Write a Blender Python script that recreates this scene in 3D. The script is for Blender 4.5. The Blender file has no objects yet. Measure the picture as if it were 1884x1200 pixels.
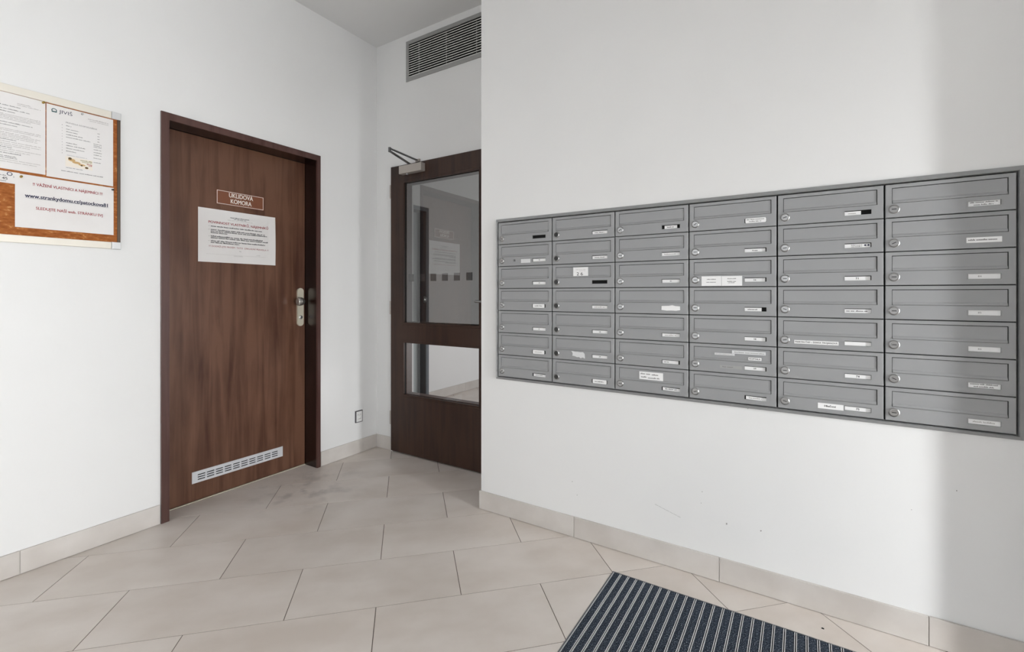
import bpy, bmesh, math, random
from mathutils import Matrix, Vector
SC = bpy.context.scene
COL = SC.collection
R = math.radians
random.seed(7)

# ---------------------------------------------------------------- camera, world, lights, exposure
cam_d = bpy.data.cameras.new('camera'); cam = bpy.data.objects.new('camera', cam_d); COL.objects.link(cam)
cam_d.sensor_width = 36.0; cam_d.lens = 850.0/1884.0*36.0
cam_d.shift_y = (541.0-600.0)/1884.0
cam_d.clip_start = 0.02
cam.location = (0, 0, 1.12)
cam.rotation_euler = (R(90), 0, math.atan2(1349.0*0+535.9, 850.0)+0.0)
_a = Vector((-1349.0, 850.0)).normalized()          # direction of the left vanishing point in (right, forward)
cam.rotation_euler[2] = math.asin(_a.y)
SC.camera = cam

w = bpy.data.worlds.new('world'); SC.world = w; w.use_nodes = True
w.node_tree.nodes['Background'].inputs[0].default_value = (0.86, 0.93, 1.0, 1)
w.node_tree.nodes['Background'].inputs[1].default_value = 0.25

def area(name, loc, aim, sx, sy, power, color=(1, 1, 1), spread=180):
    d = bpy.data.lights.new(name, 'AREA'); d.shape = 'RECTANGLE'; d.size = sx; d.size_y = sy
    d.energy = power; d.color = color; d.spread = R(spread)
    o = bpy.data.objects.new(name, d); COL.objects.link(o); o.location = loc
    o.rotation_euler = Vector(aim).to_track_quat('-Z', 'Y').to_euler()
    return o
# daylight: glazed sidelight strip and glazed entrance (east), window behind the camera, low corridor window
DAY = (0.965, 0.985, 1.0)
area('daylight_sidelight', (3.17, 1.10, 0.93), (-.64, .71, -.13), 0.20, 1.7, 104, DAY, 90)
area('daylight_entrance', (3.18, -0.55, 1.05), (-1, .0, -.04), 1.5, 1.9, 33, DAY, 76)
area('daylight_window', (-1.0, -2.15, 1.25), (0, 1, -.42), 2.4, 1.8, 26.5, DAY)
area('corridor_daylight', (-0.74, 4.3, 0.95), (-1, 0, 0), 1.2, 1.3, 29, (0.97, 0.98, 1.0))
SC.view_settings.view_transform = 'Standard'; SC.view_settings.look = 'None'
SC.view_settings.gamma = 1.0; SC.view_settings.use_curve_mapping = False
SC.view_settings.exposure = 0.0

# ---------------------------------------------------------------- materials
def srgb(r, g, b):
    f = lambda c: (c/255/12.92) if c/255 <= .04045 else ((c/255+.055)/1.055)**2.4
    return (f(r), f(g), f(b), 1)
def mat(name, col, rough=.5, metal=0., spec=.5, coat=0.):
    m = bpy.data.materials.new(name); m.use_nodes = True
    p = m.node_tree.nodes['Principled BSDF']
    p.inputs['Base Color'].default_value = col; p.inputs['Roughness'].default_value = rough
    p.inputs['Metallic'].default_value = metal; p.inputs['Specular IOR Level'].default_value = spec
    p.inputs['Coat Weight'].default_value = coat; p.inputs['Coat Roughness'].default_value = .12
    return m
def nodes(m): return m.node_tree.nodes, m.node_tree.links, m.node_tree.nodes['Principled BSDF']
def noise_color(m, c1, c2, scale=(1, 1, 1), ns=5., detail=4., lo=.35, hi=.65, bump=0., bscale=1., rand=0., c3=None):
    n, l, p = nodes(m)
    tc = n.new('ShaderNodeTexCoord'); mp = n.new('ShaderNodeMapping'); mp.inputs['Scale'].default_value = scale
    l.new(tc.outputs['Object'], mp.inputs[0])
    nz = n.new('ShaderNodeTexNoise'); nz.inputs['Scale'].default_value = ns; nz.inputs['Detail'].default_value = detail
    l.new(mp.outputs[0], nz.inputs['Vector'])
    cr = n.new('ShaderNodeValToRGB'); e = cr.color_ramp.elements
    e[0].position = lo; e[0].color = c1; e[1].position = hi; e[1].color = c2
    l.new(nz.outputs[0], cr.inputs[0])
    out = cr.outputs[0]
    if rand:
        oi = n.new('ShaderNodeObjectInfo'); mr = n.new('ShaderNodeMapRange')
        mr.inputs[3].default_value = 1-rand; mr.inputs[4].default_value = 1+rand*.6
        l.new(oi.outputs['Random'], mr.inputs[0])
        mx = n.new('ShaderNodeVectorMath'); mx.operation = 'SCALE'
        l.new(out, mx.inputs[0]); l.new(mr.outputs[0], mx.inputs['Scale']); out = mx.outputs[0]
        # every piece starts elsewhere in the cloud
        ad = n.new('ShaderNodeVectorMath'); ad.operation = 'SCALE'; ad.inputs[0].default_value = (17, 31, 9)
        l.new(oi.outputs['Random'], ad.inputs['Scale']); l.new(ad.outputs[0], mp.inputs['Location'])
    l.new(out, p.inputs['Base Color'])
    if bump:
        b = n.new('ShaderNodeBump'); b.inputs['Strength'].default_value = bump; b.inputs['Distance'].default_value = .002
        n2 = n.new('ShaderNodeTexNoise'); n2.inputs['Scale'].default_value = bscale; n2.inputs['Detail'].default_value = 3
        l.new(mp.outputs[0], n2.inputs['Vector']); l.new(n2.outputs[0], b.inputs['Height']); l.new(b.outputs[0], p.inputs['Normal'])
    return m
g = lambda v: (v, v, v, 1)
M = {}
M['wall'] = noise_color(mat('white_wall_paint', g(.8), .75, spec=.25), (.775, .775, .77, 1), (.80, .80, .795, 1), ns=1.3, bump=.25, bscale=26)
M['ceiling'] = mat('ceiling_paint', (.76, .76, .755, 1), .8, spec=.2)
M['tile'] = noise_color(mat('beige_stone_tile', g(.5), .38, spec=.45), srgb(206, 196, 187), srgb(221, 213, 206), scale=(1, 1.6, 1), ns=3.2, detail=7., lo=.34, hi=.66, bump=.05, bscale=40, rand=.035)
M['skirt'] = noise_color(mat('beige_stone_skirting', g(.5), .4, spec=.45), srgb(194, 188, 182), srgb(208, 203, 198), ns=5., detail=7., rand=.03)
M['grout'] = mat('brown_grey_grout', srgb(96, 84, 74), .9)
M['grout_light'] = mat('pale_grout', srgb(205, 200, 194), .9)
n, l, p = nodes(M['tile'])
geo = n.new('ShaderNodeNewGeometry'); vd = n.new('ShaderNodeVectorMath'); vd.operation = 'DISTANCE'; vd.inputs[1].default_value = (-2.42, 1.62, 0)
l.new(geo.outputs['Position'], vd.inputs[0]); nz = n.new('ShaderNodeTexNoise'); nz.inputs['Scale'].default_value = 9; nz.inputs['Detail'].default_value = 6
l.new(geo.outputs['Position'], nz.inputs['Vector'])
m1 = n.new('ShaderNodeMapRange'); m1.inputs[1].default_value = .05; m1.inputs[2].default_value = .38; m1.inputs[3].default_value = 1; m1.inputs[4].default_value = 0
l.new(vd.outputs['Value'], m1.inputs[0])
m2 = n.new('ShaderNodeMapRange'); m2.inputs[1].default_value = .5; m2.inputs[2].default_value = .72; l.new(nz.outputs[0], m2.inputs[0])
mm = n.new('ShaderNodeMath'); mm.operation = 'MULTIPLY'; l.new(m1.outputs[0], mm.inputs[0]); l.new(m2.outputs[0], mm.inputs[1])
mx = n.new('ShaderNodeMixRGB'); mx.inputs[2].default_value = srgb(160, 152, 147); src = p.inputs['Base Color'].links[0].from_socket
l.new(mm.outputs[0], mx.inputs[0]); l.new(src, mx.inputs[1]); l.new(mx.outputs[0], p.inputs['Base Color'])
def wood(name, dark, light, rough):
    m = mat(name, dark, rough, spec=.4)
    n, l, p = nodes(m)
    tc = n.new('ShaderNodeTexCoord'); mp = n.new('ShaderNodeMapping'); mp.inputs['Scale'].default_value = (26, 26, 1.6)
    l.new(tc.outputs['Object'], mp.inputs[0])
    nz = n.new('ShaderNodeTexNoise'); nz.inputs['Scale'].default_value = 1.; nz.inputs['Detail'].default_value = 6; nz.inputs['Distortion'].default_value = .6
    l.new(mp.outputs[0], nz.inputs['Vector'])
    mp2 = n.new('ShaderNodeMapping'); mp2.inputs['Scale'].default_value = (5, 5, 1.7); l.new(tc.outputs['Object'], mp2.inputs[0])
    n2 = n.new('ShaderNodeTexNoise'); n2.inputs['Scale'].default_value = 1.; n2.inputs['Detail'].default_value = 4; l.new(mp2.outputs[0], n2.inputs['Vector'])
    ad = n.new('ShaderNodeMath'); ad.operation = 'ADD'; l.new(nz.outputs[0], ad.inputs[0]); l.new(n2.outputs[0], ad.inputs[1])
    cr = n.new('ShaderNodeValToRGB'); e = cr.color_ramp.elements; e[0].position = .78; e[0].color = dark; e[1].position = 1.2; e[1].color = light
    ml = n.new('ShaderNodeMath'); ml.operation = 'MULTIPLY'; ml.inputs[1].default_value = .9; l.new(ad.outputs[0], ml.inputs[0])
    e[0].position = .66; e[1].position = 1.0
    l.new(ml.outputs[0], cr.inputs[0]); l.new(cr.outputs[0], p.inputs['Base Color'])
    return m
M['wood'] = wood('dark_walnut_laminate', srgb(72, 43, 31), srgb(108, 76, 59), .33)
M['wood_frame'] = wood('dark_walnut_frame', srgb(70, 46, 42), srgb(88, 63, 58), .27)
M['wood_lining_shaded'] = wood('shaded_walnut_lining', srgb(26, 13, 10), srgb(38, 20, 16), .22)  # near-black tone carries the shade inside the door reveal
M['wood_glass_door'] = wood('dark_stained_wood', srgb(42, 26, 20), srgb(64, 43, 33), .4)
M['box'] = noise_color(mat('silver_grey_lacquer', g(.3), .42, metal=.1, spec=.5), srgb(147, 148, 149), srgb(153, 154, 155), ns=2, bump=.04, bscale=300)
M['box_frame'] = mat('silver_grey_frame_lacquer', srgb(148, 149, 149), .45, metal=.1)
M['black'] = mat('black_recess', (.006, .006, .006, 1), .7, spec=.2)
M['gap'] = mat('dark_gap', (.012, .012, .012, 1), .8, spec=.1)
M['chrome'] = mat('chrome', g(.36), .3, metal=1.)
M['dark_lock'] = mat('dark_lock_metal', g(.05), .3, metal=.8)
M['steel'] = mat('brushed_steel', g(.55), .3, metal=.9)
M['champagne'] = mat('champagne_aluminium', srgb(214, 208, 190), .38, metal=.45)
M['satin'] = mat('satin_nickel', srgb(190, 188, 182), .28, metal=.85)
M['closer'] = mat('silver_closer_paint', srgb(180, 173, 166), .45, metal=.2)
M['closer_arm'] = mat('closer_arm_steel', g(.16), .3, metal=.9)
M['white_alu'] = mat('white_vent_aluminium', srgb(214, 216, 220), .4, metal=.15)
M['vent_frame'] = mat('grey_vent_aluminium', srgb(160, 160, 158), .5, metal=.3)
M['vent_slat'] = mat('pale_grey_slat', srgb(206, 206, 202), .5)
M['board_rail'] = mat('ivory_aluminium_rail', srgb(226, 221, 210), .42, metal=.15)
M['board_cap'] = mat('silver_corner_cap', srgb(212, 213, 214), .35, metal=.3)
M['board_side'] = mat('shaded_side_rail', srgb(88, 74, 62), .4, metal=.4)  # shade on the narrow side rails painted in as dark brown
M['paper'] = noise_color(mat('white_paper', g(.75), .6, spec=.3), srgb(222, 219, 217), srgb(230, 228, 227), ns=3)
M['paper_label'] = mat('white_label_paper', srgb(240, 240, 240), .55)
M['sticker'] = mat('translucent_label_tape', srgb(216, 217, 218), .45)
M['ghost'] = mat('faded_tape', srgb(158, 158, 157), .5)
M['ink'] = mat('black_ink', (.02, .02, .022, 1), .6)
M['ink_grey'] = mat('grey_small_print', srgb(120, 118, 118), .6)
M['ink_faint'] = mat('faint_print', srgb(182, 178, 176), .6)
M['ink_red'] = mat('red_ink', srgb(150, 38, 44), .6)
M['ink_blue'] = mat('navy_ink', srgb(34, 36, 66), .6)
M['ink_teal'] = mat('teal_ink', srgb(30, 80, 84), .6)
M['white_ink'] = mat('white_print', srgb(236, 228, 220), .5)
M['sign'] = mat('brown_sign_plastic', srgb(122, 74, 50), .35)
M['tan'] = mat('tan_print', srgb(200, 164, 110), .6)
M['tan_light'] = mat('cream_print', srgb(232, 224, 212), .6)
M['olive'] = mat('olive_print', srgb(132, 130, 78), .6)
M['brown_print'] = mat('brown_print', srgb(96, 74, 36), .6)
M['brass'] = mat('brass_pin', srgb(190, 160, 90), .25, metal=.9)
M['plastic_white'] = mat('white_plastic', srgb(232, 232, 230), .35)
M['plastic_dark'] = mat('dark_grey_plastic', srgb(70, 68, 72), .4)
M['alu'] = mat('aluminium_mat_rail', srgb(212, 212, 214), .4, metal=.3)
M['alu_edge'] = mat('aluminium_mat_edge', srgb(128, 130, 134), .4, metal=.7)
M['anthracite'] = mat('anthracite_door_paint', srgb(56, 60, 64), .5)
M['grey_frame'] = mat('grey_steel_frame', srgb(96, 104, 110), .45)
M['light_leaf'] = mat('pale_grey_leaf_paint', srgb(176, 184, 184), .5)
M['bead'] = mat('brown_glazing_bead', srgb(74, 50, 42), .4)
M['gasket'] = mat('black_gasket', (.01, .01, .01, 1), .6)
# cork
mc = mat('cork', srgb(150, 90, 48), .85, spec=.2); n, l, p = nodes(mc)
tc = n.new('ShaderNodeTexCoord'); mp = n.new('ShaderNodeMapping'); mp.inputs['Scale'].default_value = (1, 1, 2.2); l.new(tc.outputs['Object'], mp.inputs[0])
nz = n.new('ShaderNodeTexNoise'); nz.inputs['Scale'].default_value = 55; nz.inputs['Detail'].default_value = 4; l.new(mp.outputs[0], nz.inputs['Vector'])
cr = n.new('ShaderNodeValToRGB'); e = cr.color_ramp.elements; e[0].position = .3; e[0].color = srgb(136, 76, 36); e[1].position = .62; e[1].color = srgb(164, 100, 52)
e2 = e.new(.74); e2.color = srgb(206, 158, 108)
l.new(nz.outputs[0], cr.inputs[0]); l.new(cr.outputs[0], p.inputs['Base Color']); M['cork'] = mc
# carpet of the entrance mat
mc = mat('blue_grey_carpet', srgb(60, 68, 82), .95, spec=.1); n, l, p = nodes(mc)
tc = n.new('ShaderNodeTexCoord'); nz = n.new('ShaderNodeTexNoise'); nz.inputs['Scale'].default_value = 330; nz.inputs['Detail'].default_value = 3
l.new(tc.outputs['Object'], nz.inputs['Vector']); cr = n.new('ShaderNodeValToRGB'); e = cr.color_ramp.elements
e[0].position = .38; e[0].color = srgb(24, 28, 36); e[1].position = .6; e[1].color = srgb(74, 84, 98); e2 = e.new(.72); e2.color = srgb(170, 176, 182)
l.new(nz.outputs[0], cr.inputs[0]); l.new(cr.outputs[0], p.inputs['Base Color'])
b = n.new('ShaderNodeBump'); b.inputs['Strength'].default_value = .9; b.inputs['Distance'].default_value = .003
l.new(nz.outputs[0], b.inputs['Height']); l.new(b.outputs[0], p.inputs['Normal']); M['carpet'] = mc
# glass
def glass(name, tint, refl_ior):
    m = bpy.data.materials.new(name); m.use_nodes = True; nt = m.node_tree; nt.nodes.clear()
    out = nt.nodes.new('ShaderNodeOutputMaterial'); tr = nt.nodes.new('ShaderNodeBsdfTransparent'); tr.inputs[0].default_value = tint
    gl = nt.nodes.new('ShaderNodeBsdfGlossy'); gl.inputs['Roughness'].default_value = .0; gl.inputs['Color'].default_value = (1, 1, 1, 1)
    fr = nt.nodes.new('ShaderNodeFresnel'); fr.inputs['IOR'].default_value = refl_ior
    geo = nt.nodes.new('ShaderNodeNewGeometry'); inv = nt.nodes.new('ShaderNodeMath'); inv.operation = 'SUBTRACT'; inv.inputs[0].default_value = 1
    nt.links.new(geo.outputs['Backfacing'], inv.inputs[1]); mu = nt.nodes.new('ShaderNodeMath'); mu.operation = 'MULTIPLY'
    nt.links.new(fr.outputs[0], mu.inputs[0]); nt.links.new(inv.outputs[0], mu.inputs[1])
    mx = nt.nodes.new('ShaderNodeMixShader'); nt.links.new(mu.outputs[0], mx.inputs[0]); nt.links.new(tr.outputs[0], mx.inputs[1]); nt.links.new(gl.outputs[0], mx.inputs[2])
    nt.links.new(mx.outputs[0], out.inputs[0]); return m
M['glass_up'] = glass('smoked_glass', (.57, .57, .565, 1), 2.2)
M['glass_low'] = glass('clear_glass', (.98, .98, .98, 1), 1.8)
M['glass_clear'] = glass('window_glass', (.97, .98, .98, 1), 1.45)
m = bpy.data.materials.new('frosted_square'); m.use_nodes = True; nt = m.node_tree
p = nt.nodes['Principled BSDF']; p.inputs['Base Color'].default_value = g(.38); p.inputs['Roughness'].default_value = .9
tr = nt.nodes.new('ShaderNodeBsdfTransparent'); mx = nt.nodes.new('ShaderNodeMixShader'); mx.inputs[0].default_value = .5
nt.links.new(tr.outputs[0], mx.inputs[1]); nt.links.new(p.outputs[0], mx.inputs[2]); nt.links.new(mx.outputs[0], nt.nodes['Material Output'].inputs[0])
M['frost'] = m

# ---------------------------------------------------------------- mesh helpers
class MB:
    def __init__(s): s.v = []; s.f = []; s.mi = []; s.cur = 0
    def add(s, vs, fs):
        o = len(s.v); s.v += [tuple(v) for v in vs]; s.f += [tuple(o+i for i in f) for f in fs]; s.mi += [s.cur]*len(fs); return s
    def box(s, x0, x1, y0, y1, z0, z1, c=0.):
        """box; c chamfers the four front (y0) edges"""
        if c <= 0:
            vs = [(x0, y0, z0), (x1, y0, z0), (x1, y1, z0), (x0, y1, z0), (x0, y0, z1), (x1, y0, z1), (x1, y1, z1), (x0, y1, z1)]
            return s.add(vs, [(0, 3, 2, 1), (4, 5, 6, 7), (0, 1, 5, 4), (1, 2, 6, 5), (2, 3, 7, 6), (3, 0, 4, 7)])
        rings = [(c, y0), (0, y0+c), (0, y1)]
        vs = []
        for i, y in rings: vs += [(x0+i, y, z0+i), (x1-i, y, z0+i), (x1-i, y, z1-i), (x0+i, y, z1-i)]
        fs = [(0, 1, 2, 3)]
        for k in (0, 4):
            for j in range(4):
                a, b_ = k+j, k+(j+1) % 4
                fs.append((a, a+4, b_+4, b_))
        fs.append((11, 10, 9, 8))
        return s.add(vs, fs)
    def prism(s, pts, x0, x1):
        """profile of (y, z) points extruded along x"""
        n_ = len(pts); vs = [(x0, y, z) for y, z in pts]+[(x1, y, z) for y, z in pts]
        fs = [tuple(range(n_)), tuple(range(2*n_-1, n_-1, -1))]+[(i, i+n_, (i+1) % n_+n_, (i+1) % n_) for i in range(n_)]
        return s.add(vs, fs)
    def poly(s, pts, y0, y1):
        """outline of (x, z) points (counter-clockwise seen from -y) extruded in y"""
        n_ = len(pts); vs = [(x, y0, z) for x, z in pts]+[(x, y1, z) for x, z in pts]
        fs = [tuple(range(n_)), tuple(range(2*n_-1, n_-1, -1))]+[(i, i+n_, (i+1) % n_+n_, (i+1) % n_) for i in range(n_)]
        return s.add(vs, fs)
    def polyz(s, pts, z0, z1):
        """outline of (x, y) points extruded in z"""
        n_ = len(pts); vs = [(x, y, z1) for x, y in pts]+[(x, y, z0) for x, y in pts]
        fs = [tuple(range(n_)), tuple(range(2*n_-1, n_-1, -1))]+[(i, i+n_, (i+1) % n_+n_, (i+1) % n_) for i in range(n_)]
        return s.add(vs, fs)
    def lathe(s, prof, cx, cz, n_=20, y=0.):
        """(radius, y) profile turned about the y axis through (cx, cz)"""
        vs = []; fs = []
        for r_, yy in prof:
            for k in range(n_):
                a = 2*math.pi*k/n_; vs.append((cx+r_*math.cos(a), y+yy, cz+r_*math.sin(a)))
        for i in range(len(prof)-1):
            for k in range(n_):
                k2 = (k+1) % n_; fs.append((i*n_+k, i*n_+k2, (i+1)*n_+k2, (i+1)*n_+k))
        fs.append(tuple(range(n_))); fs.append(tuple((len(prof)-1)*n_+k for k in range(n_)))
        return s.add(vs, fs)
    def tube(s, pts, r_, n_=8, flat=1.):
        """round bar through points"""
        vs = []; fs = []
        P_ = [Vector(p_) for p_ in pts]
        for i, p_ in enumerate(P_):
            d = (P_[min(i+1, len(P_)-1)]-P_[max(i-1, 0)]).normalized()
            up = Vector((0, 0, 1)) if abs(d.z) < .9 else Vector((1, 0, 0))
            a = d.cross(up).normalized(); b_ = a.cross(d)
            for k in range(n_):
                t = 2*math.pi*k/n_; vs.append(p_+a*math.cos(t)*r_+b_*math.sin(t)*r_*flat)
        for i in range(len(P_)-1):
            for k in range(n_):
                k2 = (k+1) % n_; fs.append((i*n_+k, i*n_+k2, (i+1)*n_+k2, (i+1)*n_+k))
        fs.append(tuple(range(n_))); fs.append(tuple((len(P_)-1)*n_+k for k in range(n_)))
        return s.add(vs, fs)
    def plate(s, xs, zs, holes, y0, y1, c=0., back=True):
        """plate from y0 (front) to y1 with rectangular holes (x0, x1, z0, z1); outer front edge chamfered by c"""
        xs = sorted(set(xs+[h[0] for h in holes]+[h[1] for h in holes])); zs = sorted(set(zs+[h[2] for h in holes]+[h[3] for h in holes]))
        def hole(i, j):
            if i < 0 or j < 0 or i >= len(xs)-1 or j >= len(zs)-1: return None
            cx_, cz_ = (xs[i]+xs[i+1])/2, (zs[j]+zs[j+1])/2
            return any(h[0] < cx_ < h[1] and h[2] < cz_ < h[3] for h in holes)
        X0, X1, Z0, Z1 = xs[0], xs[-1], zs[0], zs[-1]
        ins = lambda x, z: (min(max(x, X0+c), X1-c), min(max(z, Z0+c), Z1-c))
        for i in range(len(xs)-1):
            for j in range(len(zs)-1):
                if hole(i, j): continue
                q = [(xs[i], zs[j]), (xs[i+1], zs[j]), (xs[i+1], zs[j+1]), (xs[i], zs[j+1])]
                s.add([(ins(*a)[0], y0, ins(*a)[1]) for a in q], [(0, 1, 2, 3)])
                if back: s.add([(a[0], y1, a[1]) for a in q], [(3, 2, 1, 0)])
                for (a, b_, ni, nj) in ((q[0], q[1], i, j-1), (q[1], q[2], i+1, j), (q[2], q[3], i, j+1), (q[3], q[0], i-1, j)):
                    h = hole(ni, nj)
                    if h is None:
                        ia, ib = ins(*a), ins(*b_)
                        if c: s.add([(ia[0], y0, ia[1]), (ib[0], y0, ib[1]), (b_[0], y0+c, b_[1]), (a[0], y0+c, a[1])], [(3, 2, 1, 0)])
                        s.add([(a[0], y0+c, a[1]), (b_[0], y0+c, b_[1]), (b_[0], y1, b_[1]), (a[0], y1, a[1])], [(3, 2, 1, 0)])
                    elif h:
                        ia, ib = ins(*a), ins(*b_)
                        s.add([(ia[0], y0, ia[1]), (ib[0], y0, ib[1]), (b_[0], y1, b_[1]), (a[0], y1, a[1])], [(3, 2, 1, 0)])
        return s
    def mesh(s, name, mats, smooth=False):
        me = bpy.data.meshes.new(name); me.from_pydata(s.v, [], s.f); me.update()
        bm = bmesh.new(); bm.from_mesh(me); bmesh.ops.remove_doubles(bm, verts=bm.verts, dist=1e-6)
        bmesh.ops.recalc_face_normals(bm, faces=bm.faces); bm.to_mesh(me); bm.free()
        for m_ in (mats if isinstance(mats, list) else [mats]): me.materials.append(m_)
        if smooth:
            for p_ in me.polygons: p_.use_smooth = True
            try: me.set_sharp_from_angle(angle=R(35))
            except Exception: pass
        return me
def obj(name, mesh, parent=None, kind=None, label=None):
    o = bpy.data.objects.new(name, mesh); COL.objects.link(o)
    if parent is not None: o.parent = parent
    if kind: o['kind'] = kind
    if label: o['label'] = label
    return o
def build(name, mb, m_, parent=None, smooth=False, kind=None, label=None):
    return obj(name, mb.mesh(name, m_, smooth), parent, kind, label)
def tag(o, label, cat, group=None):
    o['label'] = label; o['category'] = cat
    if group: o['group'] = group
    return o
def thing(name, label, cat, loc=(0, 0, 0), rz=0., group=None):
    o = bpy.data.objects.new(name, None); COL.objects.link(o); o.location = loc; o.rotation_euler = (0, 0, rz); o.empty_display_size = .05
    return tag(o, label, cat, group)
def struct(name, loc=(0, 0, 0), rz=0., label=None):
    o = bpy.data.objects.new(name, None); COL.objects.link(o); o.location = loc; o.rotation_euler = (0, 0, rz); o.empty_display_size = .05
    o['kind'] = 'structure'
    if label: o['label'] = label
    return o
FACE = Matrix.Rotation(R(90), 4, 'X')      # text in the x-z plane, facing -y
def text_mesh(string, size, bold=0., align='CENTER', spacing=1., xs=1., shear=0.):
    cu = bpy.data.curves.new('lettering', 'FONT'); cu.body = string; cu.size = size; cu.align_x = align; cu.align_y = 'CENTER'
    cu.space_character = spacing; cu.resolution_u = 2 if size < .014 else 5; cu.shear = shear
    to = bpy.data.objects.new('lettering_source', cu); COL.objects.link(to)
    me = bpy.data.meshes.new_from_object(to.evaluated_get(bpy.context.evaluated_depsgraph_get()))
    bpy.data.objects.remove(to); bpy.data.curves.remove(cu)
    me.name = 'lettering'; me.transform(Matrix.Diagonal((xs, 1, 1, 1))); me.transform(FACE)
    if bold:                                             # heavier strokes: the same letters again a hair to either side
        vs = [v.co.copy() for v in me.vertices]; fs = [tuple(p_.vertices) for p_ in me.polygons]; V = []; F = []
        for k, (dx, dz, dy) in enumerate(((-bold*size, 0, 0), (bold*size, 0, -.00004), (0, bold*size*.6, -.00008), (0, -bold*size*.6, -.00012))):
            F += [tuple(i+len(V) for i in f) for f in fs]; V += [(v.x+dx, v.y+dy, v.z+dz) for v in vs]
        me = bpy.data.meshes.new('lettering'); me.from_pydata(V, [], F); me.update()
    return me
def text(parent, string, x, y, z, size, m_, name='lettering', width=None, **k):
    me = text_mesh(string, size, **k)
    if width:
        xs_ = [v.co.x for v in me.vertices]; w_ = max(xs_)-min(xs_)
        me.transform(Matrix.Diagonal((width/w_, 1, 1, 1)))
    me.materials.clear(); me.materials.append(m_)
    me.transform(Matrix.Translation((x, y, z)))
    return obj(name, me, parent)
def print_lines(mb, rows, y, rnd, duty=.8):
    """small print no reader could make out: word-long dashes; rows of (x0, x1, z, height)"""
    for x0, x1, z, h in rows:
        x = x0
        while x < x1:
            wl = min(rnd.uniform(1.8, 5.5)*h, x1-x)
            # each word: a run of letter-wide strokes
            xx = x
            while xx < x+wl-.2*h:
                lw = h*rnd.uniform(.3, .5); hh = h*rnd.choice((.62, .62, .62, .66, .62, .95))
                mb.add([(xx, y, z-h*.35), (xx+lw, y, z-h*.35), (xx+lw, y, z-h*.35+hh*duty), (xx, y, z-h*.35+hh*duty)], [(0, 1, 2, 3)])
                xx += lw+h*.11
            x += wl+h*.45
    return mb

# ---------------------------------------------------------------- the setting
XL, YB, YM, XC, H = -2.652, 2.342, 1.956, -1.422, 2.93   # left wall, back wall, mailbox wall, its corner, ceiling height
XE, YF = 3.2, -2.2                                       # entrance wall, wall behind the camera
XK, YK = -3.305, 6.2                                     # corridor's left wall and end
MAT = (-.651, .605, .87, 1.797)
FLOOR_RECTS = [(XL, XE, YF, YM), (XL, XC, YM, YB+.2), (XL-.135, XL, 1.02, 1.85), (XK, XC+.7, YB+.2, YK)]

floor = build('floor', MB().polyz([(XK-.1, YF-.1), (XE+.1, YF-.1), (XE+.1, YK), (XK-.1, YK)], -.06, -.0135), M['grout'], kind='structure')
floor['label'] = 'beige stone tile floor laid diagonally'
grout = MB()
def rect_minus(r_, h):
    x0, x1, y0, y1 = r_; a0, a1, b0, b1 = h
    if a0 >= x1 or a1 <= x0 or b0 >= y1 or b1 <= y0: return [r_]
    out = []
    if a0 > x0: out.append((x0, a0, y0, y1))
    if a1 < x1: out.append((a1, x1, y0, y1))
    lx, hx = max(a0, x0), min(a1, x1)
    if b0 > y0: out.append((lx, hx, y0, b0))
    if b1 < y1: out.append((lx, hx, b1, y1))
    return out
CLIPS = []
for r_ in FLOOR_RECTS: CLIPS += rect_minus(r_, MAT)
for r_ in CLIPS: grout.polyz([(r_[0], r_[2]), (r_[1], r_[2]), (r_[1], r_[3]), (r_[0], r_[3])], -.0134, -.0012)
build('grout', grout, M['grout'], floor)
def clip(poly, r_):
    x0, x1, y0, y1 = r_
    for ax, lim, sg in ((0, x0, 1), (0, x1, -1), (1, y0, 1), (1, y1, -1)):
        out = []
        for i, a in enumerate(poly):
            b_ = poly[(i+1) % len(poly)]; da = sg*(a[ax]-lim); db = sg*(b_[ax]-lim)
            if da >= 0: out.append(a)
            if (da >= 0) != (db >= 0):
                t = da/(da-db); out.append((a[0]+t*(b_[0]-a[0]), a[1]+t*(b_[1]-a[1])))
        poly = out
        if len(poly) < 3: return []
    return poly
def parea(p_): return abs(sum(p_[i][0]*p_[(i+1) % len(p_)][1]-p_[(i+1) % len(p_)][0]*p_[i][1] for i in range(len(p_))))/2
J = .0014                                                 # half a joint
S2 = math.sqrt(2)
for row in range(-24, 18):
    d0 = -2.43+.4308*row; d1 = d0+.4308                   # x - y between d0 and d1
    off = -.585+(.4313 if row % 2 else 0.)                # row 0 lies between -2.43 and -2.0
    for k in range(-12, 14):
        s0 = off+.4313+.8626*k; s1 = s0+.8626
        e_ = J*S2
        c4 = [((s+d)/2, (s-d)/2) for s, d in ((s0+e_, d0+e_), (s0+e_, d1-e_), (s1-e_, d1-e_), (s1-e_, d0+e_))]
        tm = MB(); tot = 0
        cxy = (sum(a[0] for a in c4)/4, sum(a[1] for a in c4)/4)
        ang = math.radians(45)
        for r_ in CLIPS:
            pc = clip(c4, r_)
            if pc and parea(pc) > 2e-5:
                tot += parea(pc)
                loc_ = [((a[0]-cxy[0])*math.cos(-ang)-(a[1]-cxy[1])*math.sin(-ang), (a[0]-cxy[0])*math.sin(-ang)+(a[1]-cxy[1])*math.cos(-ang)) for a in pc]
                tm.polyz(loc_, -.009, 0)
        if tot > 2e-4:
            t_ = build('tile', tm, M['tile'], floor); t_.location = (cxy[0], cxy[1], 0); t_.rotation_euler = (0, 0, ang)

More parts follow.
